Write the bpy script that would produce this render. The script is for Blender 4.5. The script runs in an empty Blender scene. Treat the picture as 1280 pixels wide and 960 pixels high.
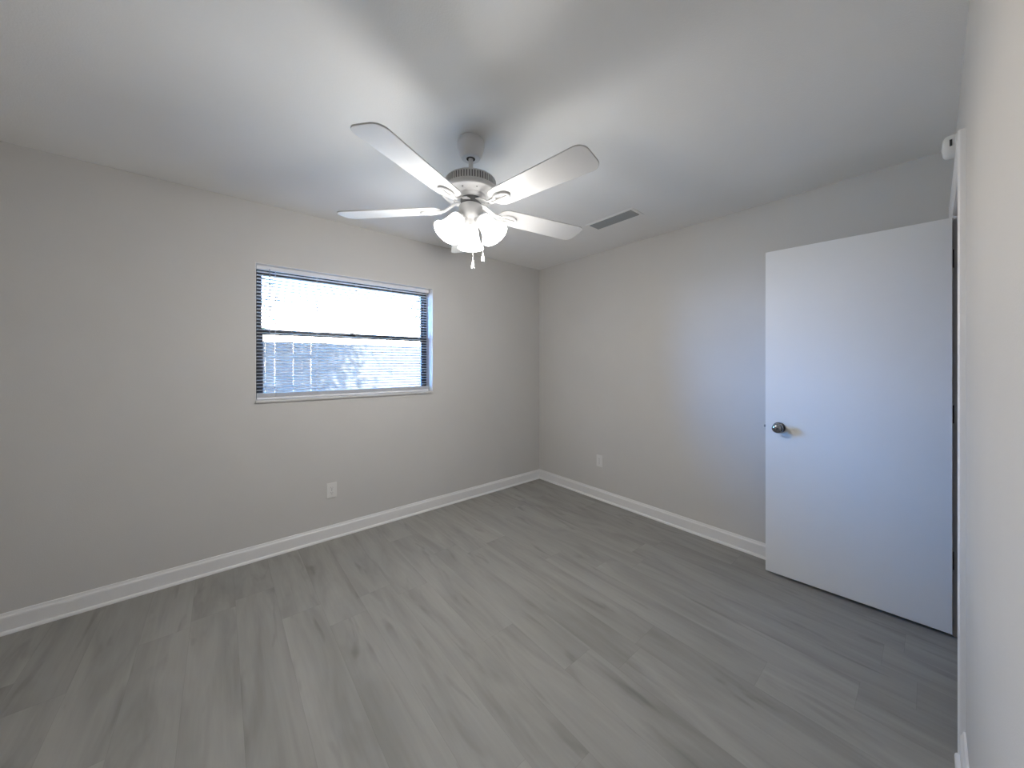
import bpy, bmesh, math, random
from mathutils import Vector, Matrix
random.seed(7)
C = bpy.context.scene.collection
scn = bpy.context.scene
PI = math.pi
sin, cos, rad = math.sin, math.cos, math.radians

# ------------------------------------------------------------------ camera
cd = bpy.data.cameras.new('camera')
cam = bpy.data.objects.new('camera', cd); C.objects.link(cam)
CAM_Z = 1.338
cam.location = (0, 0, CAM_Z)
cam.rotation_euler = (rad(90), 0, rad(-39.86))
cd.sensor_width = 36.0
cd.lens = 437.0 / 1280.0 * 36.0
cd.shift_y = -(480 - 454.85) / 1280.0
cd.clip_start = 0.01
scn.camera = cam

# ------------------------------------------------------------------ exposure
scn.view_settings.view_transform = 'Standard'
scn.view_settings.look = 'None'
scn.view_settings.exposure = 0.16
scn.view_settings.gamma = 1.0
scn.view_settings.use_curve_mapping = False
scn.cycles.use_denoising = True
scn.cycles.max_bounces = 10
scn.cycles.diffuse_bounces = 6
scn.cycles.transparent_max_bounces = 16
scn.cycles.caustics_reflective = False
scn.cycles.caustics_refractive = False
scn.cycles.sample_clamp_indirect = 6.0

# ------------------------------------------------------------------ light values
SKY_TOP = (0.10, 0.42, 1.00)
SKY_LOW = (2.6, 2.1, 1.6)
SKY_STRENGTH = 15.0
BLUE_LOBE = (1.0, 132.0, 410.0)     # blue glow added to the unseen sky, tints the lower right wall
SUN_STRENGTH = 170.0
LAMP_COLOR = (1.0, 0.975, 0.935)
SHADE_EMIT = 10.0
BULB_WATT = 17.0

# world: clear sky, paler and brighter towards the horizon
world = bpy.data.worlds.new('sky'); scn.world = world
world.use_nodes = True
wn = world.node_tree; wn.nodes.clear()
wo = wn.nodes.new('ShaderNodeOutputWorld'); wb = wn.nodes.new('ShaderNodeBackground')
tc = wn.nodes.new('ShaderNodeTexCoord'); sx = wn.nodes.new('ShaderNodeSeparateXYZ')
cr = wn.nodes.new('ShaderNodeValToRGB')
cr.color_ramp.elements[0].position = 0.0; cr.color_ramp.elements[0].color = (*SKY_LOW, 1)
cr.color_ramp.elements[1].position = 0.22; cr.color_ramp.elements[1].color = (*SKY_TOP, 1)
wn.links.new(tc.outputs['Generated'], sx.inputs[0]); wn.links.new(sx.outputs['Z'], cr.inputs[0])
wn.links.new(cr.outputs[0], wb.inputs[0]); wb.inputs[1].default_value = SKY_STRENGTH
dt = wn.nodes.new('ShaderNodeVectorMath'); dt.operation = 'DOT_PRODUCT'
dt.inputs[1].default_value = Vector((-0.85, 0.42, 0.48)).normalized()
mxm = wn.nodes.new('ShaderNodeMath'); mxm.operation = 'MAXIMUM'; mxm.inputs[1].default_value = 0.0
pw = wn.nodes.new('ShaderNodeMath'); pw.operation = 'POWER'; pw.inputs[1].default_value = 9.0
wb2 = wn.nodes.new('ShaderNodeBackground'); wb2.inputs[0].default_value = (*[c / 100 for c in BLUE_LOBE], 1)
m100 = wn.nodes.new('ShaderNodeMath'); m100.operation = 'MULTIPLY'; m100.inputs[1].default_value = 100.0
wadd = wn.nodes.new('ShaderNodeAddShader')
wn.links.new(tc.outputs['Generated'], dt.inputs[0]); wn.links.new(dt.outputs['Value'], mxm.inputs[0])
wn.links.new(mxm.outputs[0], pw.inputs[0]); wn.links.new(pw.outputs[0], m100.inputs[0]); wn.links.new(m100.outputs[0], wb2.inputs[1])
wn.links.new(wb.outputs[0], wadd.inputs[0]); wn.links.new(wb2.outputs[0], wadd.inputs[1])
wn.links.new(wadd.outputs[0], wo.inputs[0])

sd = bpy.data.lights.new('sun', 'SUN'); sd.energy = SUN_STRENGTH; sd.angle = rad(0.6); sd.color = (1.0, 0.95, 0.86)
sun = bpy.data.objects.new('sun', sd); C.objects.link(sun)
SUN_DIR = Vector((0.30, 0.50, -0.87)).normalized()          # direction the light travels
sun.rotation_euler = SUN_DIR.to_track_quat('-Z', 'Y').to_euler()
sun.location = (0, -10, 12)

# ------------------------------------------------------------------ room numbers (metres)
H = 2.44
XL, XR = -0.98, 2.88          # left / right wall faces
YD, YW = -0.0756, 2.947       # door wall face / window wall face
WT = 0.19                     # window wall thickness
DT = 0.115                    # door wall thickness
WX0, WX1, WZ0, WZ1 = 0.185, 1.508, 1.071, 2.030   # window opening
PX0, PX1, PZ1 = 1.985, 2.765, 2.062                # clear door opening

# window light portal (guides the daylight sampling only)
pd = bpy.data.lights.new('window_daylight', 'AREA'); pd.shape = 'RECTANGLE'
pd.size = WX1 - WX0; pd.size_y = WZ1 - WZ0; pd.energy = 1.0
pd.cycles.is_portal = True
po = bpy.data.objects.new('window_daylight', pd); C.objects.link(po)
po.location = ((WX0 + WX1) / 2, YW + WT + 0.02, (WZ0 + WZ1) / 2)
po.rotation_euler = (rad(-90), 0, 0)    # its -Z looks towards the room (-Y)

# ------------------------------------------------------------------ materials
def mat(name, col, rough=0.6, metal=0.0, spec=0.5, bump=0.0, bscale=200.0, var=0.0, vscale=3.0):
    m = bpy.data.materials.new(name); m.use_nodes = True
    nt = m.node_tree; b = nt.nodes['Principled BSDF']
    b.inputs['Base Color'].default_value = (*col, 1)
    b.inputs['Roughness'].default_value = rough
    b.inputs['Metallic'].default_value = metal
    b.inputs['Specular IOR Level'].default_value = spec
    t = nt.nodes.new('ShaderNodeTexCoord')
    if bump > 0:
        n = nt.nodes.new('ShaderNodeTexNoise'); n.inputs['Scale'].default_value = bscale
        n.inputs['Detail'].default_value = 4
        bp = nt.nodes.new('ShaderNodeBump'); bp.inputs['Strength'].default_value = bump
        bp.inputs['Distance'].default_value = 0.002
        nt.links.new(t.outputs['Object'], n.inputs['Vector']); nt.links.new(n.outputs['Fac'], bp.inputs['Height'])
        nt.links.new(bp.outputs[0], b.inputs['Normal'])
    if var > 0:
        n2 = nt.nodes.new('ShaderNodeTexNoise'); n2.inputs['Scale'].default_value = vscale
        n2.inputs['Detail'].default_value = 3
        r = nt.nodes.new('ShaderNodeValToRGB')
        r.color_ramp.elements[0].position = 0.3; r.color_ramp.elements[1].position = 0.7
        r.color_ramp.elements[0].color = (*[c * (1 - var) for c in col], 1)
        r.color_ramp.elements[1].color = (*[min(1, c * (1 + var)) for c in col], 1)
        nt.links.new(t.outputs['Object'], n2.inputs['Vector']); nt.links.new(n2.outputs['Fac'], r.inputs[0])
        nt.links.new(r.outputs[0], b.inputs['Base Color'])
    return m

M = {}
M['wall'] = mat('greige_wall_paint', (0.595, 0.582, 0.562), 0.75, bump=0.25, bscale=260, var=0.012)
M['ceiling'] = mat('white_ceiling_paint', (0.84, 0.835, 0.82), 0.85, bump=0.35, bscale=180, var=0.01)
M['trim'] = mat('white_gloss_trim', (0.78, 0.775, 0.77), 0.38, bump=0.08, bscale=60)
M['door'] = mat('white_door_paint', (0.82, 0.82, 0.81), 0.42, bump=0.06, bscale=90, var=0.008)
M['fan_white'] = mat('fan_white_enamel', (0.66, 0.655, 0.65), 0.38, var=0.01)
M['blade'] = mat('fan_blade_white', (0.60, 0.595, 0.59), 0.42, var=0.012, vscale=8)
M['dark_hole'] = mat('dark_gap', (0.03, 0.03, 0.032), 0.8)
M['grey_slot'] = mat('slot_grey', (0.16, 0.16, 0.165), 0.7)
M['bronze'] = mat('dark_bronze_frame', (0.022, 0.024, 0.034), 0.4, metal=0.3, var=0.1)
M['sill'] = mat('pale_marble_sill', (0.62, 0.61, 0.60), 0.35, var=0.06, vscale=14)
M['vinyl'] = mat('white_vinyl_slat', (0.80, 0.81, 0.84), 0.45)
M['cord'] = mat('blind_cord', (0.62, 0.65, 0.72), 0.7)
M['wand'] = mat('clear_grey_wand', (0.30, 0.33, 0.42), 0.25)
M['nickel'] = mat('polished_nickel', (0.30, 0.31, 0.34), 0.12, metal=1.0)
M['hinge'] = mat('dark_bronze_hinge', (0.055, 0.032, 0.040), 0.45, metal=0.5)
M['brown_edge'] = mat('brown_hinge_edge', (0.20, 0.15, 0.155), 0.7, var=0.1)  # brownish tone of the thin strip on the door's hinge edge
M['plastic'] = mat('white_plastic', (0.74, 0.735, 0.72), 0.42)
M['vent_fin'] = mat('vent_fin_grey', (0.30, 0.31, 0.31), 0.55)
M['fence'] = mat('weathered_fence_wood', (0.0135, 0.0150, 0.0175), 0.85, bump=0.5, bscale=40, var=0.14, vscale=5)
M['pale_ground'] = mat('pale_yard_ground', (0.48, 0.43, 0.35), 0.95, bump=0.6, bscale=60, var=0.3, vscale=9)  # unseen ground, made pale to bounce warm sunlight into the room
M['leaf'] = mat('tree_leaf', (0.035, 0.045, 0.022), 0.7, var=0.25, vscale=4)
M['bark'] = mat('tree_bark', (0.13, 0.11, 0.09), 0.9, bump=0.6, bscale=30, var=0.2)
M['stucco'] = mat('neighbour_stucco', (0.42, 0.40, 0.36), 0.9, bump=0.4, bscale=60)
M['shingle'] = mat('neighbour_shingles', (0.20, 0.19, 0.19), 0.9, bump=0.4, bscale=40, var=0.15, vscale=10)

# frosted glass of the lamp shades, lit from inside
def glass_lit():
    m = bpy.data.materials.new('lit_frosted_glass'); m.use_nodes = True
    b = m.node_tree.nodes['Principled BSDF']
    b.inputs['Base Color'].default_value = (0.9, 0.9, 0.9, 1); b.inputs['Roughness'].default_value = 0.35
    b.inputs['Emission Color'].default_value = (*LAMP_COLOR, 1); 
    # the bulb sits in the lower half of the bell: the neck glows less
    nt = m.node_tree; t = nt.nodes.new('ShaderNodeTexCoord'); q = nt.nodes.new('ShaderNodeSeparateXYZ')
    mr = nt.nodes.new('ShaderNodeMapRange'); mr.inputs['From Min'].default_value = 0.0; mr.inputs['From Max'].default_value = 0.075
    mr.inputs['To Min'].default_value = SHADE_EMIT * 0.10; mr.inputs['To Max'].default_value = SHADE_EMIT
    nt.links.new(t.outputs['Object'], q.inputs[0]); nt.links.new(q.outputs['Z'], mr.inputs['Value']); nt.links.new(mr.outputs[0], b.inputs['Emission Strength'])
    return m
M['lit_glass'] = glass_lit()
def bulb_mat():
    m = bpy.data.materials.new('bulb_glow'); m.use_nodes = True
    b = m.node_tree.nodes['Principled BSDF']
    b.inputs['Emission Color'].default_value = (*LAMP_COLOR, 1); b.inputs['Emission Strength'].default_value = SHADE_EMIT * 1.5
    return m
M['bulb'] = bulb_mat()
# window pane: mostly clear, with a faint reflection
def pane_mat():
    m = bpy.data.materials.new('window_pane'); m.use_nodes = True
    nt = m.node_tree; nt.nodes.clear()
    o = nt.nodes.new('ShaderNodeOutputMaterial'); mx = nt.nodes.new('ShaderNodeMixShader')
    tr = nt.nodes.new('ShaderNodeBsdfTransparent'); gl = nt.nodes.new('ShaderNodeBsdfGlossy')
    tr.inputs[0].default_value = (0.95, 0.97, 0.97, 1); gl.inputs['Roughness'].default_value = 0.02
    fr = nt.nodes.new('ShaderNodeFresnel'); fr.inputs[0].default_value = 1.45
    nt.links.new(fr.outputs[0], mx.inputs[0]); nt.links.new(tr.outputs[0], mx.inputs[1]); nt.links.new(gl.outputs[0], mx.inputs[2])
    nt.links.new(mx.outputs[0], o.inputs[0])
    return m
M['pane'] = pane_mat()

# grey oak vinyl planks running towards the window wall (along Y)
def plank_mat():
    m = bpy.data.materials.new('grey_oak_vinyl_planks'); m.use_nodes = True
    nt = m.node_tree; L = nt.links; b = nt.nodes['Principled BSDF']
    def N(t): return nt.nodes.new(t)
    def math_(op, a=None, bb=None, c=None):
        n = N('ShaderNodeMath'); n.operation = op
        for i, v in enumerate((a, bb, c)):
            if v is None: continue
            if isinstance(v, (int, float)): n.inputs[i].default_value = v
            else: L.new(v, n.inputs[i])
        return n.outputs[0]
    tcn = N('ShaderNodeTexCoord'); sp = N('ShaderNodeSeparateXYZ'); L.new(tcn.outputs['Object'], sp.inputs[0])
    X, Y = sp.outputs['X'], sp.outputs['Y']
    PW, PL = 0.182, 1.22
    xr = math_('DIVIDE', math_('ADD', X, 5.03), PW); row = math_('FLOOR', xr); fx = math_('FRACT', xr)
    wn1 = N('ShaderNodeTexWhiteNoise'); wn1.noise_dimensions = '1D'; L.new(row, wn1.inputs['W'])
    yr = math_('ADD', math_('DIVIDE', math_('ADD', Y, 7.0), PL), wn1.outputs['Value'])
    col_ = math_('FLOOR', yr); fy = math_('FRACT', yr)
    cmb = N('ShaderNodeCombineXYZ'); L.new(row, cmb.inputs[0]); L.new(col_, cmb.inputs[1])
    wn2 = N('ShaderNodeTexWhiteNoise'); wn2.noise_dimensions = '2D'; L.new(cmb.outputs[0], wn2.inputs['Vector'])
    rnd = wn2.outputs['Value']
    # grain coordinates, shifted per plank
    def grain(sxv, syv, scale, detail, rough, dist=0.0, k=37.0):
        cx = math_('ADD', math_('MULTIPLY', X, sxv), math_('MULTIPLY', rnd, k))
        cy = math_('ADD', math_('MULTIPLY', Y, syv), math_('MULTIPLY', rnd, k * 1.7))
        cc = N('ShaderNodeCombineXYZ'); L.new(cx, cc.inputs[0]); L.new(cy, cc.inputs[1])
        n = N('ShaderNodeTexNoise'); n.inputs['Scale'].default_value = scale; n.inputs['Detail'].default_value = detail
        n.inputs['Roughness'].default_value = rough; n.inputs['Distortion'].default_value = dist
        L.new(cc.outputs[0], n.inputs['Vector']); return n.outputs['Fac']
    g1 = grain(7.5, 1.25, 1.0, 3, 0.55, 0.9)          # broad smoky streaks
    g2 = grain(60.0, 3.0, 1.0, 5, 0.6, 0.3, 91.0)    # fine grain
    g3 = grain(13.0, 2.6, 1.0, 2, 0.5, 0.6, 53.0)    # dark smudges
    def ramp(f, stops):
        r = N('ShaderNodeValToRGB'); e = r.color_ramp.elements
        e[0].position, e[0].color = stops[0][0], (*[stops[0][1]] * 3, 1)
        e[1].position, e[1].color = stops[-1][0], (*[stops[-1][1]] * 3, 1)
        for p, v in stops[1:-1]:
            k = e.new(p); k.color = (v, v, v, 1)
        L.new(f, r.inputs[0]); return r.outputs[0]
    t1 = ramp(g1, [(0.28, 0.78), (0.5, 0.99), (0.72, 1.13)])
    t2 = ramp(g2, [(0.25, 0.94), (0.75, 1.05)])
    t3 = ramp(g3, [(0.25, 0.74), (0.39, 1.0), (0.8, 1.02)])
    tone = math_('ADD', math_('MULTIPLY', rnd, 0.10), 0.95)
    v = math_('MULTIPLY', math_('MULTIPLY', t1, t2), math_('MULTIPLY', t3, tone))
    # fine seams
    ex = math_('MINIMUM', fx, math_('SUBTRACT', 1.0, fx)); ey = math_('MINIMUM', fy, math_('SUBTRACT', 1.0, fy))
    sxm = math_('GREATER_THAN', ex, 0.0045); sym = math_('GREATER_THAN', ey, 0.0008)
    seam = math_('MULTIPLY', sxm, sym)
    v = math_('MULTIPLY', v, math_('ADD', math_('MULTIPLY', seam, 0.14), 0.86))
    mixc = N('ShaderNodeMix'); mixc.data_type = 'RGBA'; mixc.blend_type = 'MULTIPLY'; mixc.inputs[0].default_value = 1.0
    mixc.inputs[6].default_value = (0.290, 0.282, 0.264, 1)
    cv = N('ShaderNodeCombineXYZ'); L.new(v, cv.inputs[0]); L.new(v, cv.inputs[1]); L.new(v, cv.inputs[2])
    L.new(cv.outputs[0], mixc.inputs[7]); L.new(mixc.outputs[2], b.inputs['Base Color'])
    b.inputs['Roughness'].default_value = 0.5; b.inputs['Specular IOR Level'].default_value = 0.35
    bp = N('ShaderNodeBump'); bp.inputs['Strength'].default_value = 0.15; bp.inputs['Distance'].default_value = 0.001
    L.new(g2, bp.inputs['Height']); L.new(bp.outputs[0], b.inputs['Normal'])
    return m
M['plank'] = plank_mat()

# ------------------------------------------------------------------ mesh helpers
def new(): return bmesh.new()
def add_box(bm, x0, x1, y0, y1, z0, z1, mx=None):
    vs = [bm.verts.new(p) for p in ((x0,y0,z0),(x1,y0,z0),(x1,y1,z0),(x0,y1,z0),(x0,y0,z1),(x1,y0,z1),(x1,y1,z1),(x0,y1,z1))]
    for f in ((0,3,2,1),(4,5,6,7),(0,1,5,4),(1,2,6,5),(2,3,7,6),(3,0,4,7)): bm.faces.new([vs[i] for i in f])
    if mx is not None: bmesh.ops.transform(bm, matrix=mx, verts=vs)
    return vs
def add_lathe(bm, prof, n=32, mx=None, cap=True):
    """prof: list of (r, z); axis Z."""
    rings = []; allv = []
    for r, z in prof:
        if r < 1e-5:
            v = bm.verts.new((0, 0, z)); rings.append([v]); allv.append(v)
        else:
            ring = [bm.verts.new((r * cos(2 * PI * i / n), r * sin(2 * PI * i / n), z)) for i in range(n)]
            rings.append(ring); allv += ring
    for a, b in zip(rings, rings[1:]):
        for i in range(n):
            j = (i + 1) % n
            if len(a) == 1 and len(b) == 1: continue
            if len(a) == 1: bm.faces.new((a[0], b[j], b[i]))
            elif len(b) == 1: bm.faces.new((a[i], a[j], b[0]))
            else: bm.faces.new((a[i], a[j], b[j], b[i]))
    if cap:
        if len(rings[0]) > 1: bm.faces.new(list(reversed(rings[0])))
        if len(rings[-1]) > 1: bm.faces.new(rings[-1])
    if mx is not None: bmesh.ops.transform(bm, matrix=mx, verts=allv)
    return allv
def add_tube(bm, pts, r, n=10):
    pts = [Vector(p) for p in pts]; rings = []
    up = Vector((0, 0, 1)); prev = None
    for i, p in enumerate(pts):
        d = (pts[min(i + 1, len(pts) - 1)] - pts[max(i - 1, 0)]).normalized()
        a = d.cross(up if abs(d.z) < 0.95 else Vector((1, 0, 0))).normalized()
        if prev is not None and a.dot(prev) < 0: a = -a
        prev = a; b = d.cross(a).normalized()
        rr = r[i] if isinstance(r, (list, tuple)) else r
        rings.append([bm.verts.new(p + (a * cos(2 * PI * k / n) + b * sin(2 * PI * k / n)) * rr) for k in range(n)])
    for a, b in zip(rings, rings[1:]):
        for k in range(n): bm.faces.new((a[k], a[(k + 1) % n], b[(k + 1) % n], b[k]))
    bm.faces.new(list(reversed(rings[0]))); bm.faces.new(rings[-1])
def add_prism(bm, pts, z0, z1, mx=None):
    """closed 2-D outline extruded in Z."""
    a = [bm.verts.new((x, y, z0)) for x, y in pts]; b = [bm.verts.new((x, y, z1)) for x, y in pts]
    n = len(pts)
    bm.faces.new(list(reversed(a))); bm.faces.new(b)
    for i in range(n): bm.faces.new((a[i], a[(i + 1) % n], b[(i + 1) % n], b[i]))
    if mx is not None: bmesh.ops.transform(bm, matrix=mx, verts=a + b)
def obj(name, bm, m, parent=None, smooth=False, bevel=0.0, seg=2):
    bmesh.ops.recalc_face_normals(bm, faces=bm.faces)
    me = bpy.data.meshes.new(name); bm.to_mesh(me); bm.free()
    me.materials.append(m)
    o = bpy.data.objects.new(name, me); C.objects.link(o)
    if parent is not None: o.parent = parent
    if smooth:
        me.polygons.foreach_set('use_smooth', [True] * len(me.polygons))
        me.set_sharp_from_angle(angle=rad(38))
    if bevel > 0:
        md = o.modifiers.new('bevel', 'BEVEL'); md.width = bevel; md.segments = seg
        md.limit_method = 'ANGLE'; md.angle_limit = rad(40)
    return o
def struct(name, bm, m, parent=None, **k):
    o = obj(name, bm, m, parent, **k)
    if parent is None: o['kind'] = 'structure'
    return o
def thing(name, label, cat, loc=(0, 0, 0), rotz=0, group=None):
    o = bpy.data.objects.new(name, None); C.objects.link(o); o.empty_display_size = 0.1
    o.location = loc; o.rotation_euler = (0, 0, rotz); o['label'] = label; o['category'] = cat
    if group: o['group'] = group
    return o
def tag(o, label, cat, group=None, kind=None):
    o['label'] = label; o['category'] = cat
    if group: o['group'] = group
    if kind: o['kind'] = kind
    return o

# ================================================================== THE ROOM SHELL
HY = -1.25                     # far wall of the hallway behind the door wall
bm = new(); add_box(bm, XL - 0.12, XR + 0.12, HY - 0.12, YW + WT, -0.12, 0.0); struct('floor', bm, M['plank'])
bm = new(); add_box(bm, XL - 0.12, XR + 0.12, HY - 0.12, YW + WT, H, H + 0.14); struct('ceiling', bm, M['ceiling'])
bm = new(); add_box(bm, XL - 0.12, XL, HY, YW, 0, H); struct('wall_left', bm, M['wall'])
bm = new(); add_box(bm, XR, XR + 0.12, HY, YW, 0, H); struct('wall_right', bm, M['wall'])
bm = new()                      # window wall with the window opening
add_box(bm, XL - 0.12, WX0, YW, YW + WT, 0, H); add_box(bm, WX1, XR + 0.12, YW, YW + WT, 0, H)
add_box(bm, WX0, WX1, YW, YW + WT, 0, WZ0); add_box(bm, WX0, WX1, YW, YW + WT, WZ1, H)
struct('wall_window', bm, M['wall'])
JT = 0.018                      # jamb board thickness
bm = new()                      # door wall with the doorway
add_box(bm, XL, PX0 - JT, YD - DT, YD, 0, H); add_box(bm, PX1 + JT, XR, YD - DT, YD, 0, H)
add_box(bm, PX0 - JT, PX1 + JT, YD - DT, YD, PZ1 + JT, H)
struct('wall_door', bm, M['wall'])
bm = new(); add_box(bm, XL - 0.12, XR + 0.12, HY - 0.12, HY, 0, H); struct('wall_hallway', bm, M['wall'])

# --- baseboards: colonial profile with a quarter-round shoe
BASE_PROF = [(0, 0), (0.024, 0), (0.0235, 0.006), (0.0205, 0.012), (0.0145, 0.0155), (0.0125, 0.016),
             (0.0125, 0.078), (0.0115, 0.084), (0.008, 0.089), (0.0065, 0.094), (0.0055, 0.100), (0.003, 0.102), (0, 0.102)]
def baseboard(name, p0, p1, nrm):
    """run from p0 to p1 (xy), profile grows along nrm away from the wall"""
    bm = new(); a = []; b = []
    for d, z in BASE_PROF:
        a.append(bm.verts.new((p0[0] + nrm[0] * d, p0[1] + nrm[1] * d, z)))
        b.append(bm.verts.new((p1[0] + nrm[0] * d, p1[1] + nrm[1] * d, z)))
    n = len(a)
    for i in range(n): bm.faces.new((a[i], a[(i + 1) % n], b[(i + 1) % n], b[i]))
    bm.faces.new(a); bm.faces.new(list(reversed(b)))
    return struct(name, bm, M['trim'])
CW = 0.062                      # casing width
baseboard('baseboard_window', (XL, YW), (XR, YW), (0, -1))
baseboard('baseboard_right', (XR, YD), (XR, YW - 0.0), (-1, 0))
baseboard('baseboard_left', (XL, YD), (XL, YW), (1, 0))
baseboard('baseboard_door', (XL, YD), (PX0 - CW + 0.004, YD), (0, 1))

# --- door frame: jamb lining, stop, casing
bm = new()
add_box(bm, PX0 - JT, PX0, YD - DT - 0.002, YD + 0.002, 0, PZ1 + JT)
add_box(bm, PX1, PX1 + JT, YD - DT - 0.002, YD + 0.002, 0, PZ1 + JT)
add_box(bm, PX0, PX1, YD - DT - 0.002, YD + 0.002, PZ1, PZ1 + JT)
add_box(bm, PX0, PX0 + 0.011, YD - 0.085, YD - 0.046, 0, PZ1); add_box(bm, PX1 - 0.011, PX1, YD - 0.085, YD - 0.046, 0, PZ1)
add_box(bm, PX0 + 0.011, PX1 - 0.011, YD - 0.085, YD - 0.046, PZ1 - 0.011, PZ1)
struct('trim_1', bm, M['trim'])
CASE = [(0, 0), (0.0, 0.012), (0.004, 0.0165), (0.012, 0.017), (0.02, 0.013), (0.05, 0.0115), (0.056, 0.0085), (CW, 0.007), (CW, 0)]
CASE = [(CW - a, b) for a, b in CASE]      # thick edge outward
def casing_side(name, xin, s, z1):
    bm = new(); pts = [(xin + s * a, YD + b) for a, b in CASE]
    add_prism(bm, pts, 0, z1); return struct(name, bm, M['trim'])
casing_side('trim_2', PX0 - 0.004, -1, PZ1 + CW + 0.006)
casing_side('trim_3', PX1 + 0.004, 1, PZ1 + CW + 0.006)
bm = new()
mx = Matrix(((0, 0, 1, 0), (0, 1, 0, 0), (1, 0, 0, 0), (0, 0, 0, 1)))
add_prism(bm, [(PZ1 + 0.006 + a, YD + b) for a, b in CASE], PX0 - 0.004, PX1 + 0.004, mx)
struct('trim_4', bm, M['trim'])

# ================================================================== WINDOW (set back in the wall)
FY = YW + 0.125                # front face of the metal frame
FD = 0.05
def frame_rect(bm, x0, x1, z0, z1, y0, y1, w, wb=None, wt=None):
    wb = wb or w; wt = wt or w
    add_box(bm, x0, x0 + w, y0, y1, z0, z1); add_box(bm, x1 - w, x1, y0, y1, z0, z1)
    add_box(bm, x0 + w, x1 - w, y0, y1, z0, z0 + wb); add_box(bm, x0 + w, x1 - w, y0, y1, z1 - wt, z1)
bm = new(); frame_rect(bm, WX0, WX1, WZ0, WZ1, FY, FY + FD, 0.030)
win = struct('window_1', bm, M['bronze'])
ZM = 1.568
bm = new(); frame_rect(bm, WX0 + 0.030, WX1 - 0.030, WZ0 + 0.030, ZM + 0.020, FY + 0.004, FY + 0.026, 0.022, 0.026, 0.040); obj('lower_sash', bm, M['bronze'], win)
bm = new(); frame_rect(bm, WX0 + 0.030, WX1 - 0.030, ZM - 0.018, WZ1 - 0.030, FY + 0.028, FY + 0.048, 0.016, 0.036, 0.018); obj('upper_sash', bm, M['bronze'], win)
bm = new(); add_box(bm, WX0 + 0.052, WX1 - 0.052, FY + 0.013, FY + 0.016, WZ0 + 0.056, ZM - 0.020); obj('pane', bm, M['pane'], win)
bm = new(); add_box(bm, WX0 + 0.046, WX1 - 0.046, FY + 0.037, FY + 0.040, ZM + 0.018, WZ1 - 0.048); obj('pane', bm, M['pane'], win)
bm = new(); add_box(bm, 0.80, 0.875, FY - 0.012, FY + 0.004, ZM + 0.006, ZM + 0.020); add_box(bm, 0.825, 0.85, FY - 0.018, FY - 0.006, ZM + 0.012, ZM + 0.026); obj('sash_lock', bm, M['bronze'], win)
bm = new(); add_box(bm, WX0 + 0.0005, WX1 - 0.0005, YW - 0.016, FY - 0.0005, WZ0, WZ0 + 0.017)
o = obj('window_sill', bm, M['sill'], win, bevel=0.003)
bm = new()                      # plastered white reveals lining the opening
add_box(bm, WX0, WX0 + 0.003, YW - 0.001, FY, WZ0 + 0.017, WZ1); add_box(bm, WX1 - 0.003, WX1, YW - 0.001, FY, WZ0 + 0.017, WZ1)
add_box(bm, WX0 + 0.003, WX1 - 0.003, YW - 0.001, FY, WZ1 - 0.003, WZ1)
obj('reveal_lining', bm, M['trim'], win)

# ================================================================== MINI BLIND
BY = YW + 0.072                # slat centre plane
BX0, BX1 = WX0 + 0.009, WX1 - 0.012
BT = WZ1 - 0.003
blind = thing('window_blind', 'white horizontal mini blind with open slats hanging inside the window', 'blind', ((BX0 + BX1) / 2, BY, WZ0 + 0.017))
bl = Vector(blind.location)
def L_(x0, x1, y0, y1, z0, z1): return (x0 - bl.x, x1 - bl.x, y0 - bl.y, y1 - bl.y, z0 - bl.z, z1 - bl.z)
bm = new()
add_box(bm, *L_(BX0, BX1, BY - 0.0135, BY - 0.0125, BT - 0.026, BT)); add_box(bm, *L_(BX0, BX1, BY + 0.0125, BY + 0.0135, BT - 0.026, BT))
add_box(bm, *L_(BX0, BX1, BY - 0.0125, BY + 0.0125, BT - 0.026, BT - 0.025))
for x in (BX0, BX1 - 0.002): add_box(bm, *L_(x, x + 0.002, BY - 0.0125, BY + 0.0125, BT - 0.025, BT))
obj('headrail', bm, M['vinyl'], blind)
PITCH = 0.0238; TILT = rad(12); SW = 0.0253
z = BT - 0.026 - 0.016; ZB = WZ0 + 0.017 + 0.048
bm = new(); zs = []
def slat(bm, zc, tilt):
    n = 6; top = []
    for side in (0, 1):
        rows = []
        for i in range(n + 1):
            t = i / n - 0.5; yy = t * SW; zz = 0.0022 * (1 - (2 * t) ** 2) - 0.0007 * side
            y2 = yy * cos(tilt) + zz * sin(tilt); z2 = -yy * sin(tilt) + zz * cos(tilt)   # room edge up
            rows.append((bm.verts.new((BX0 + 0.002 - bl.x, y2, zc + z2 - bl.z)), bm.verts.new((BX1 - 0.002 - bl.x, y2, zc + z2 - bl.z))))
        top.append(rows)
        for a, b in zip(rows, rows[1:]): bm.faces.new((a[0], b[0], b[1], a[1]))
    for i in (0, n): bm.faces.new((top[0][i][0], top[0][i][1], top[1][i][1], top[1][i][0]))
    for k in (0, 1): bm.faces.new([r[k] for r in top[0]] + [r[k] for r in reversed(top[1])])
while z > ZB + 0.012:
    slat(bm, z, TILT); zs.append(z); z -= PITCH
obj('slats', bm, M['vinyl'], blind, smooth=True)
bm = new()                      # surplus slats resting in a pack on the bottom rail
zz = WZ0 + 0.017 + 0.0155
while zz < ZB - 0.003:
    slat(bm, zz, 0.0); zz += 0.0027
obj('stacked_slats', bm, M['vinyl'], blind, smooth=True)
bm = new(); add_box(bm, *L_(BX0 + 0.002, BX1 - 0.002, BY - 0.0125, BY + 0.0125, WZ0 + 0.0172, WZ0 + 0.031)); obj('bottom_rail', bm, M['vinyl'], blind, bevel=0.002)
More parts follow.
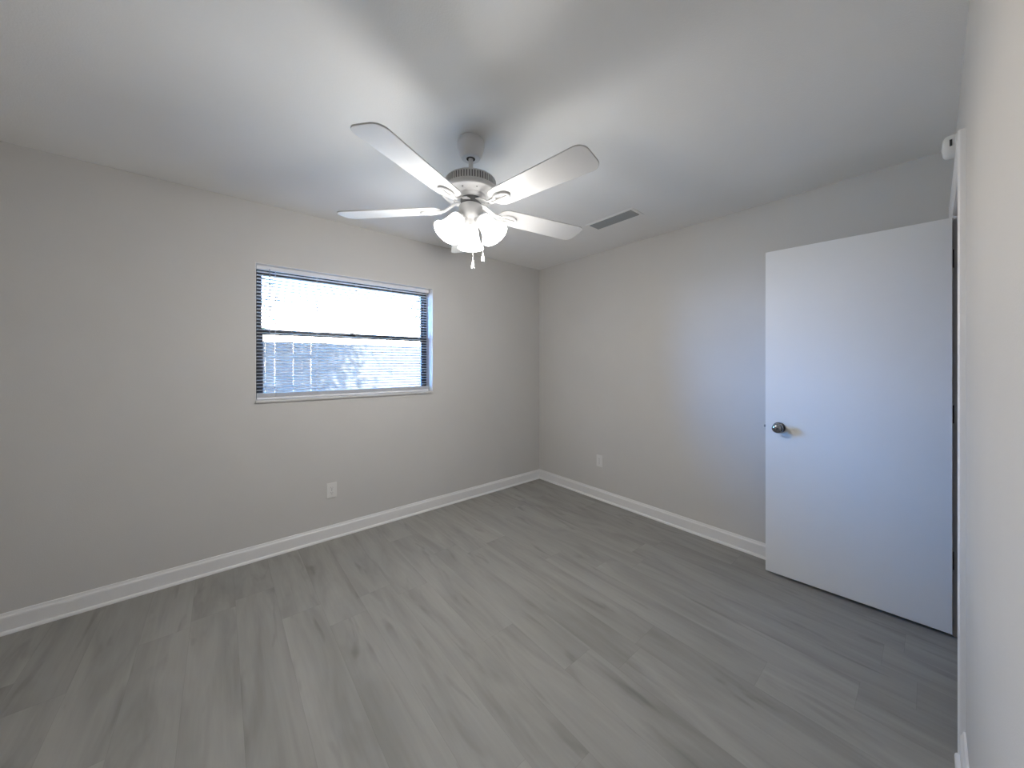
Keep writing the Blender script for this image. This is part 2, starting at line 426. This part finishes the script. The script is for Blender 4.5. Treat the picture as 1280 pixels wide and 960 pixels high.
for fx_ in (0.085, 0.29, 0.51, 0.73, 0.93):
    x = BX0 + fx_ * (BX1 - BX0); bm = new()
    for dy in (-0.0138, 0.0138): add_box(bm, *L_(x - 0.0009, x + 0.0009, BY + dy - 0.0005, BY + dy + 0.0005, WZ0 + 0.031, BT - 0.024))
    for zc in zs: add_box(bm, *L_(x - 0.0007, x + 0.0007, BY - 0.0133, BY + 0.0133, zc - 0.0016, zc - 0.0010))
    obj('ladder_cord', bm, M['cord'], blind)
bm = new(); xw = BX0 + 0.075
add_tube(bm, [(xw - bl.x, -0.022, BT - 0.02 - bl.z), (xw - bl.x, -0.024, BT - 0.05 - bl.z), (xw - bl.x, -0.024, 1.50 - bl.z)], 0.003, 6)
obj('tilt_wand', bm, M['wand'], blind)

# ================================================================== DOOR (standing open into the room)
TH = 0.035; DW = 0.752; DH = 2.030; DZ = 0.020
pin = Vector((PX1 + 0.003, YD + 0.006, 0))
DANG = rad(94.2)
door = bpy.data.objects.new('door_1', None); C.objects.link(door); door['kind'] = 'structure'
door.location = pin; door.rotation_euler = (0, 0, DANG)
door.empty_display_size = 0.1
# local: x runs from the hinge to the free edge, the face seen from the camera is at y=+TH
Y0, Y1 = -0.001, TH - 0.001
bm = new(); add_box(bm, 0.004, DW, Y0, Y1, DZ, DZ + DH); slab = obj('door_slab', bm, M['door'], door, bevel=0.0015)
bm = new(); add_box(bm, 0.0032, 0.0040, Y0 + 0.001, Y1 - 0.001, DZ + 0.001, DZ + DH - 0.001); o = obj('hinge_edge', bm, M['brown_edge'], door); o['label'] = 'brownish hinge edge of the door'
for hz in (0.37, 1.09, 1.855):
    bm = new()
    add_lathe(bm, [(0.0, 0.0), (0.0055, 0.001), (0.0055, 0.089), (0.0, 0.09)], 12, Matrix.Translation((0, -0.003, hz - 0.045)))
    add_box(bm, 0.0018, 0.0032, Y0, Y1 - 0.004, hz - 0.044, hz + 0.044)
    h = obj('hinge', bm, M['hinge'], door, smooth=True); h['label'] = 'dark bronze hinge'
    bm = new(); add_box(bm, -0.0016, -0.0002, -0.036, -0.002, hz - 0.044, hz + 0.044)
    obj('hinge_leaf', bm, M['hinge'], h)
KX, KZ = DW - 0.070, 0.940
knob_prof = [(0.0, 0.0), (0.0335, 0.0), (0.0335, 0.003), (0.031, 0.0065), (0.022, 0.010), (0.0135, 0.013), (0.0115, 0.020), (0.0125, 0.028),
             (0.020, 0.034), (0.0265, 0.041), (0.0290, 0.048), (0.0282, 0.055), (0.0235, 0.0605), (0.012, 0.0635), (0.0, 0.064)]
for side in (1, -1):
    yb = Y1 if side == 1 else Y0
    mx = Matrix.Translation((KX, yb, KZ)) @ Matrix.Rotation(-side * PI / 2, 4, 'X')
    bm = new(); add_lathe(bm, knob_prof, 32, mx, cap=False); k = obj('door_knob', bm, M['nickel'], door, smooth=True); k['label'] = 'round polished metal knob'
    bm = new(); add_lathe(bm, [(0.0, 0.064), (0.0045, 0.064), (0.0045, 0.0652), (0.0, 0.0655)], 12, mx, cap=False); obj('lock_button', bm, M['dark_hole'], k)
bm = new(); add_box(bm, DW, DW + 0.0012, 0.0045, 0.0285, KZ - 0.028, KZ + 0.028); lp = obj('latch_plate', bm, M['nickel'], door)
bm = new(); add_box(bm, DW + 0.0012, DW + 0.010, 0.010, 0.023, KZ - 0.008, KZ + 0.008); obj('latch_bolt', bm, M['nickel'], lp, bevel=0.003)

# ================================================================== OUTLETS
def outlet(label, loc, rotz):
    t = thing('wall_outlet', label, 'outlet', loc, rotz)
    # local: plate in XZ, front towards -Y
    bm = new(); add_box(bm, -0.035, 0.035, -0.0055, 0.0, -0.0572, 0.0572); obj('cover_plate', bm, M['plastic'], t, bevel=0.003, seg=3)
    for s in (1, -1):
        bm = new(); pts = [(0.0172 * cos(a), 0.0143 * max(-0.86, min(0.86, sin(a)))) for a in [2 * PI * i / 28 for i in range(28)]]
        add_prism(bm, pts, 0.0, 0.0028, Matrix.Translation((0, -0.0055, s * 0.0195)) @ Matrix.Rotation(PI / 2, 4, 'X'))
        r = obj('receptacle', bm, M['plastic'], t, bevel=0.0006, seg=1)
        bm = new(); zc = s * 0.0195
        add_box(bm, -0.0072, -0.0052, -0.0088, -0.0078, zc - 0.001, zc + 0.0072); add_box(bm, 0.0052, 0.0070, -0.0088, -0.0078, zc - 0.001, zc + 0.0060)
        add_box(bm, -0.002, 0.002, -0.0088, -0.0078, zc - 0.0090, zc - 0.0050)
        obj('socket_slots', bm, M['grey_slot'], r)
    bm = new(); add_lathe(bm, [(0.0, 0.0), (0.0032, 0.0), (0.0026, 0.0012), (0.0, 0.0014)], 12, Matrix.Translation((0, -0.0055, 0)) @ Matrix.Rotation(PI / 2, 4, 'X'), cap=False)
    obj('screw', bm, M['nickel'], t)
outlet('white duplex outlet low on the wall beneath the window', (0.657, YW, 0.370), 0)
outlet('white duplex outlet low on the wall between the room corner and the open door', (XR, 2.097, 0.380), -PI / 2)

# ================================================================== CEILING VENT
vent = thing('ceiling_vent', 'rectangular ceiling air vent with grey fins between fan and door', 'vent', (2.308, 1.554, H))
vx, vy = 0.058, 0.182
bm = new()
for a in ((-vx - 0.022, -vx, -vy - 0.022, vy + 0.022), (vx, vx + 0.022, -vy - 0.022, vy + 0.022), (-vx, vx, -vy - 0.022, -vy), (-vx, vx, vy, vy + 0.022)):
    add_box(bm, *a, -0.005, 0.0)
obj('vent_frame', bm, M['ceiling'], vent, bevel=0.002)
bm = new(); add_box(bm, -vx, vx, -vy, vy, -0.0012, 0.0); obj('duct_backing', bm, M['grey_slot'], vent)
bm = new()
for i in range(9):
    x = -vx + 0.007 + i * (2 * vx - 0.014) / 8
    add_box(bm, -0.0045, 0.0045, -vy, vy, -0.0005, 0.0005, Matrix.Translation((x, 0, -0.0055)) @ Matrix.Rotation(rad(35), 4, 'Y'))
obj('fins', bm, M['vent_fin'], vent)

# ================================================================== SMOKE ALARM above the doorway
al = thing('smoke_alarm', 'small round white smoke alarm on the wall above the doorway', 'smoke alarm', (2.30, YD, 2.226))
RX = Matrix.Rotation(-PI / 2, 4, 'X') @ Matrix.Diagonal((0.86, 0.86, 1.0, 1.0))      # lathe +Z -> +Y (out of the door wall)
bm = new(); add_lathe(bm, [(0.0, 0.0), (0.056, 0.0), (0.056, 0.010), (0.054, 0.012)], 40, RX); obj('mounting_base', bm, M['plastic'], al, smooth=True)
bm = new(); add_lathe(bm, [(0.053, 0.012), (0.0535, 0.014), (0.052, 0.030), (0.048, 0.038), (0.040, 0.043), (0.020, 0.0455), (0.0, 0.046)], 40, RX); obj('alarm_cover', bm, M['plastic'], al, smooth=True)
bm = new()
add_box(bm, 0.0490, 0.0545, -0.0140, 0.0160, 0.0200, 0.0270, RX @ Matrix.Rotation(PI, 4, 'Z'))
obj('sensor_slot', bm, M['dark_hole'], al)
bm = new(); add_lathe(bm, [(0.0, 0.0455), (0.009, 0.0452), (0.009, 0.047), (0.0, 0.0475)], 20, RX @ Matrix.Translation((0.018, 0, 0))); obj('test_button', bm, M['plastic'], al, smooth=True)

# ================================================================== CEILING FAN
FX, FYY = 0.9464, 1.4496
fan = thing('ceiling_fan', 'white five-blade ceiling fan with three lit glass shades', 'ceiling fan', (FX, FYY, H))
bm = new()                      # z below is measured from the ceiling, negative downwards
add_lathe(bm, [(0.0, 0.0), (0.056, 0.0), (0.062, -0.006), (0.0665, -0.020), (0.067, -0.034), (0.0635, -0.052), (0.056, -0.072), (0.048, -0.088), (0.0455, -0.093), (0.043, -0.095), (0.0, -0.095)], 40, cap=False)
can = obj('canopy', bm, M['fan_white'], fan, smooth=True)
bm = new(); add_lathe(bm, [(0.0, -0.0945), (0.0215, -0.0945), (0.0215, -0.0958), (0.0, -0.0958)], 24, cap=False); obj('canopy_opening', bm, M['dark_hole'], can)
bm = new(); add_lathe(bm, [(0.0, -0.090), (0.0115, -0.090), (0.0115, -0.186), (0.017, -0.188), (0.017, -0.200), (0.0, -0.200)], 20, cap=False); obj('downrod', bm, M['fan_white'], fan, smooth=True)
bm = new()
add_lathe(bm, [(0.0, -0.192), (0.030, -0.192), (0.070, -0.194), (0.104, -0.198), (0.118, -0.202), (0.122, -0.206), (0.1190, -0.209),
               (0.1210, -0.243), (0.125, -0.246), (0.134, -0.250), (0.141, -0.257), (0.144, -0.265), (0.1435, -0.272), (0.139, -0.277),
               (0.128, -0.2785), (0.122, -0.2765), (0.118, -0.277), (0.096, -0.2800), (0.092, -0.2835), (0.087, -0.2835), (0.084, -0.281),
               (0.078, -0.282), (0.072, -0.290), (0.060, -0.2925), (0.0, -0.2925)], 64, cap=False)
mh = obj('motor_housing', bm, M['fan_white'], fan, smooth=True)
bm = new()
for i in range(60):
    add_box(bm, 0.1165, 0.1212, -0.0024, 0.0022, -0.2410, -0.2110, Matrix.Rotation(2 * PI * i / 60, 4, 'Z'))
obj('cooling_slots', bm, M['grey_slot'], mh)
bm = new()
for i in range(60):
    add_box(bm, 0.1190, 0.1238, -0.0022, 0.0022, -0.2430, -0.2090, Matrix.Rotation(2 * PI * (i + 0.5) / 60, 4, 'Z'))
obj('cooling_ribs', bm, M['fan_white'], mh)
bm = new()
for i in range(10):
    bm = new(); add_lathe(bm, [(0.0, 0.0), (0.0035, 0.0), (0.003, 0.002), (0.0, 0.0025)], 10, Matrix.Rotation(2 * PI * i / 10, 4, 'Z') @ Matrix.Translation((0.107, 0, -0.2785)) @ Matrix.Rotation(rad(180), 4, 'Y'), cap=False)
    obj('housing_screw', bm, M['grey_slot'], mh)
bm = new(); add_lathe(bm, [(0.0, -0.292), (0.050, -0.292), (0.050, -0.318), (0.044, -0.323), (0.0, -0.323)], 32, cap=False)
o = obj('flywheel', bm, M['grey_slot'], fan, smooth=True); o['label'] = 'dark grey hub ring between housing and light kit'

BLZ = 2.098 - H               # blade plane
PHI = rad(62.08)
def rounded(x0, x1, w0, w1, r0, r1, n=7):
    """blade outline: root at x0 (width w0), tip at x1 (width w1)"""
    pts = []
    def arc(cx, cy, r, a0, a1):
        for i in range(n + 1):
            a = a0 + (a1 - a0) * i / n; pts.append((cx + r * cos(a), cy + r * sin(a)))
    arc(x1 - r1, w1 / 2 - r1, r1, PI / 2, 0); arc(x1 - r1, -w1 / 2 + r1, r1, 0, -PI / 2)
    arc(x0 + r0, -w0 / 2 + r0, r0, -PI / 2, -PI); arc(x0 + r0, w0 / 2 - r0, r0, PI, PI / 2)
    return pts
BLADE = rounded(0.152, 0.672, 0.126, 0.150, 0.048, 0.042)
def blade_mesh():
    bm = new(); add_prism(bm, BLADE, -0.003, 0.003); return bm
def iron_mesh():
    bm = new()
    # arm from the flywheel out and down to the blade root
    path = [(0.046, 0.0, 0.034), (0.075, 0.0, 0.031), (0.105, 0.0, 0.015), (0.130, 0.0, -0.001), (0.160, 0.0, -0.006), (0.185, 0.0, -0.007)]
    wid = [0.020, 0.016, 0.012, 0.012, 0.016, 0.020]
    t = 0.005; top = []; bot = []
    for (x, y, zz), w in zip(path, wid):
        top.append((bm.verts.new((x, -w, zz)), bm.verts.new((x, w, zz)))); bot.append((bm.verts.new((x, -w, zz - t)), bm.verts.new((x, w, zz - t))))
    for i in range(len(path) - 1):
        bm.faces.new((top[i][0], top[i + 1][0], top[i + 1][1], top[i][1])); bm.faces.new((bot[i][1], bot[i + 1][1], bot[i + 1][0], bot[i][0]))
        bm.faces.new((top[i][0], bot[i][0], bot[i + 1][0], top[i + 1][0])); bm.faces.new((top[i][1], top[i + 1][1], bot[i + 1][1], bot[i][1]))
    for k in (0, -1): bm.faces.new((top[k][0], top[k][1], bot[k][1], bot[k][0]))
    # oval medallion under the blade: plate with a raised rim and a centre rib
    N = 28; cx = 0.208; ax, ay = 0.050, 0.031
    def ring(sx, sy, z): return [bm.verts.new((cx + sx * cos(2 * PI * i / N), sy * sin(2 * PI * i / N), z)) for i in range(N)]
    R = [ring(ax, ay, -0.003), ring(ax, ay, -0.010), ring(ax - 0.004, ay - 0.004, -0.0135), ring(ax - 0.010, ay - 0.010, -0.0125), ring(ax - 0.013, ay - 0.013, -0.0085)]
    for a, b in zip(R, R[1:]):
        for i in range(N): bm.faces.new((a[i], a[(i + 1) % N], b[(i + 1) % N], b[i]))
    bm.faces.new(R[0]); bm.faces.new(list(reversed(R[-1])))
    add_tube(bm, [(0.150, 0, -0.009), (0.200, 0, -0.012), (0.248, 0, -0.011)], [0.008, 0.006, 0.003], 8)
    return bm
for k in range(5):
    rot = PHI + 2 * PI * k / 5
    b = obj('blade', blade_mesh(), M['blade'], fan, bevel=0.002)
    b.location = (0, 0, BLZ)
    b.rotation_euler = (Matrix.Rotation(rot, 3, 'Z') @ Matrix.Rotation(rad(-10), 3, 'X')).to_euler()
    ir = obj('blade_iron', iron_mesh(), M['fan_white'], fan, smooth=True)
    ir.location = (0, 0, BLZ); ir.rotation_euler = (Matrix.Rotation(rot, 3, 'Z') @ Matrix.Rotation(rad(-10), 3, 'X')).to_euler()
    for x, y in ((0.190, 0.0), (0.222, 0.011), (0.222, -0.011)):
        bm = new(); add_lathe(bm, [(0.0, -0.0085), (0.0035, -0.0085), (0.003, -0.0125), (0.0, -0.013)], 10, Matrix.Translation((x, y, 0)), cap=False)
        obj('screw', bm, M['fan_white'], ir)

# --- light kit
bm = new()
add_lathe(bm, [(0.0, -0.322), (0.046, -0.322), (0.054, -0.326), (0.058, -0.334), (0.058, -0.362), (0.0555, -0.376), (0.047, -0.387), (0.036, -0.392), (0.030, -0.395),
               (0.028, -0.400), (0.029, -0.412), (0.027, -0.420), (0.028, -0.424), (0.034, -0.428), (0.0345, -0.436), (0.031, -0.448), (0.023, -0.458), (0.010, -0.464), (0.0, -0.465)], 40, cap=False)
obj('switch_housing', bm, M['fan_white'], fan, smooth=True)
TLT = rad(36)
NECK = Vector((0.066, 0, -0.399))
shade_prof_out = [(0.029, 0.0), (0.034, 0.004), (0.037, 0.012), (0.039, 0.026), (0.0415, 0.046), (0.045, 0.064), (0.050, 0.080), (0.057, 0.094), (0.0645, 0.103), (0.068, 0.108)]
for k, az in enumerate((57, 177, 297)):
    Rz = Matrix.Rotation(rad(az), 4, 'Z')
    # axis points outward and down
    A = Rz @ Matrix.Translation(NECK) @ Matrix.Rotation(PI - TLT, 4, 'Y')
    bm = new()
    pts = [Rz @ Vector(p) for p in ((0.026, 0, -0.406), (0.040, 0, -0.392), (0.052, 0, -0.386), (0.062, 0, -0.390))]
    add_tube(bm, pts, [0.011, 0.010, 0.010, 0.012], 12)
    add_lathe(bm, [(0.0, -0.022), (0.014, -0.021), (0.022, -0.014), (0.030, -0.006), (0.033, 0.004), (0.033, 0.012), (0.0, 0.012)], 28, A, cap=False)
    obj('socket_cup', bm, M['fan_white'], fan, smooth=True)
    bm = new()
    inner = [(r - 0.003, z_) for r, z_ in reversed(shade_prof_out)]
    add_lathe(bm, shade_prof_out + [(0.0685, 0.110)] + inner, 40, cap=False)
    s = obj('glass_shade', bm, M['lit_glass'], fan, smooth=True); s.matrix_local = A; s['label'] = 'glowing frosted glass bell shade'
    bm = new(); add_lathe(bm, [(0.012, 0.012), (0.013, 0.028), (0.020, 0.044), (0.0245, 0.060), (0.022, 0.074), (0.013, 0.083), (0.0, 0.086)], 24, cap=True)
    obj('light_bulb', bm, M['bulb'], s, smooth=True)
    ld = bpy.data.lights.new('bulb_light', 'POINT'); ld.energy = BULB_WATT * (1.4, 1.0, 0.65)[k]; ld.color = LAMP_COLOR; ld.shadow_soft_size = 0.06
    lo = bpy.data.objects.new('bulb_light', ld); C.objects.link(lo)
    lo.location = Vector((FX, FYY, H)) + (A @ Vector((0, 0, 0.112)))
# --- pull chains
def chain(dx, dy, z0, z1):
    bm = new(); n = int((z0 - z1) / 0.0042)
    for i in range(n):
        zc = z0 - i * 0.0042
        add_lathe(bm, [(0.0, 0.0019), (0.0017, 0.0008), (0.0017, -0.0008), (0.0, -0.0019)], 6, Matrix.Translation((dx, dy, zc)), cap=False)
    add_box(bm, dx - 0.0005, dx + 0.0005, dy - 0.0005, dy + 0.0005, z1, z0)
    c = obj('pull_chain', bm, M['fan_white'], fan)
    bm = new(); add_lathe(bm, [(0.0, 0.0), (0.003, -0.001), (0.0045, -0.010), (0.0075, -0.026), (0.0085, -0.030), (0.0070, -0.0305), (0.0070, -0.033), (0.0085, -0.0335), (0.0082, -0.041), (0.0, -0.042)], 16, Matrix.Translation((dx, dy, z1)), cap=False)
    obj('chain_fob', bm, M['fan_white'], c, smooth=True)
chain(-0.022, -0.052, -0.370, -0.607)
chain(0.050, -0.032, -0.370, -0.556)

# ================================================================== THE YARD OUTSIDE
GZ = -0.12
bm = new(); add_box(bm, -30, 40, YW + WT, 60, GZ - 0.1, GZ); struct('ground', bm, M['pale_ground'])
FYD = 8.0
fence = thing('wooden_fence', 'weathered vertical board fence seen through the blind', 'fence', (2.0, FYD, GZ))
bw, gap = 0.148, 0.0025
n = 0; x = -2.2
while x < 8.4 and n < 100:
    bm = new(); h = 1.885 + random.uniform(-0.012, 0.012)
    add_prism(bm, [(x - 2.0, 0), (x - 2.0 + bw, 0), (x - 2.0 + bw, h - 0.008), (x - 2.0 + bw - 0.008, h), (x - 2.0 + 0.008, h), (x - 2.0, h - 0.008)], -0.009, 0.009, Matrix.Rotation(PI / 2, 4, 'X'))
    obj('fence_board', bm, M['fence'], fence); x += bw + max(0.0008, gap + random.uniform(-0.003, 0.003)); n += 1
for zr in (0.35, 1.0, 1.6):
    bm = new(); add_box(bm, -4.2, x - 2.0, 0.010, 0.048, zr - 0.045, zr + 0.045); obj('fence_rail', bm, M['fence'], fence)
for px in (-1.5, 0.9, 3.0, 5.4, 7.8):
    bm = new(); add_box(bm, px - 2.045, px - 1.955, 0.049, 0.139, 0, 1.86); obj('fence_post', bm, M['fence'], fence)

def tree(label, x, y, h, rc, seed, nleaf, group=None):
    rr = random.Random(seed)
    t = thing('leafy_tree', label, 'tree', (x, y, GZ), 0, group)
    bm = new(); tips = []
    add_tube(bm, [(0, 0, 0), (0.05, 0.02, h * 0.25), (0, 0.06, h * 0.5), (0.05, 0, h * 0.75)], [0.17, 0.14, 0.10, 0.04], 10)
    for i in range(16):
        a = rr.uniform(0, 2 * PI); z0 = h * rr.uniform(0.35, 0.7); ln = rc * rr.uniform(0.6, 1.0); up = rr.uniform(0.2, 0.9)
        p1 = Vector((cos(a) * ln * 0.5, sin(a) * ln * 0.5, z0 + up * ln * 0.4)); p2 = Vector((cos(a) * ln, sin(a) * ln, z0 + up * ln))
        add_tube(bm, [(0, 0, z0), p1, p2], [0.05, 0.03, 0.012], 6); tips += [p1, p2, (p1 + p2) / 2]
    obj('trunk', bm, M['bark'], t, smooth=True)
    bm = new()
    for i in range(nleaf):
        c = rr.choice(tips); v = Vector((rr.gauss(0, 1), rr.gauss(0, 1), rr.gauss(0, 0.8))) * rc * 0.22
        p = c + v; s = rr.uniform(0.035, 0.07)
        q = Matrix.Translation(p) @ Matrix.Rotation(rr.uniform(0, 2 * PI), 4, 'Z') @ Matrix.Rotation(rr.uniform(-1, 1), 4, 'X')
        vs = [bm.verts.new(q @ Vector(w)) for w in ((-s, 0, 0), (0, -s * 0.45, 0.01), (s, 0, 0), (0, s * 0.45, 0.01))]
        bm.faces.new(vs)
    obj('foliage', bm, M['leaf'], t)
tree('leafy tree beyond the fence, hazy through the upper right of the blind', 6.3, 11.5, 4.6, 1.7, 5, 5200)
# tree in the yard, left of the window's view: its crown shades the left part of the fence
tree('leafy tree in the yard left of the window view', -0.6, 6.5, 6.2, 1.6, 11, 14000)
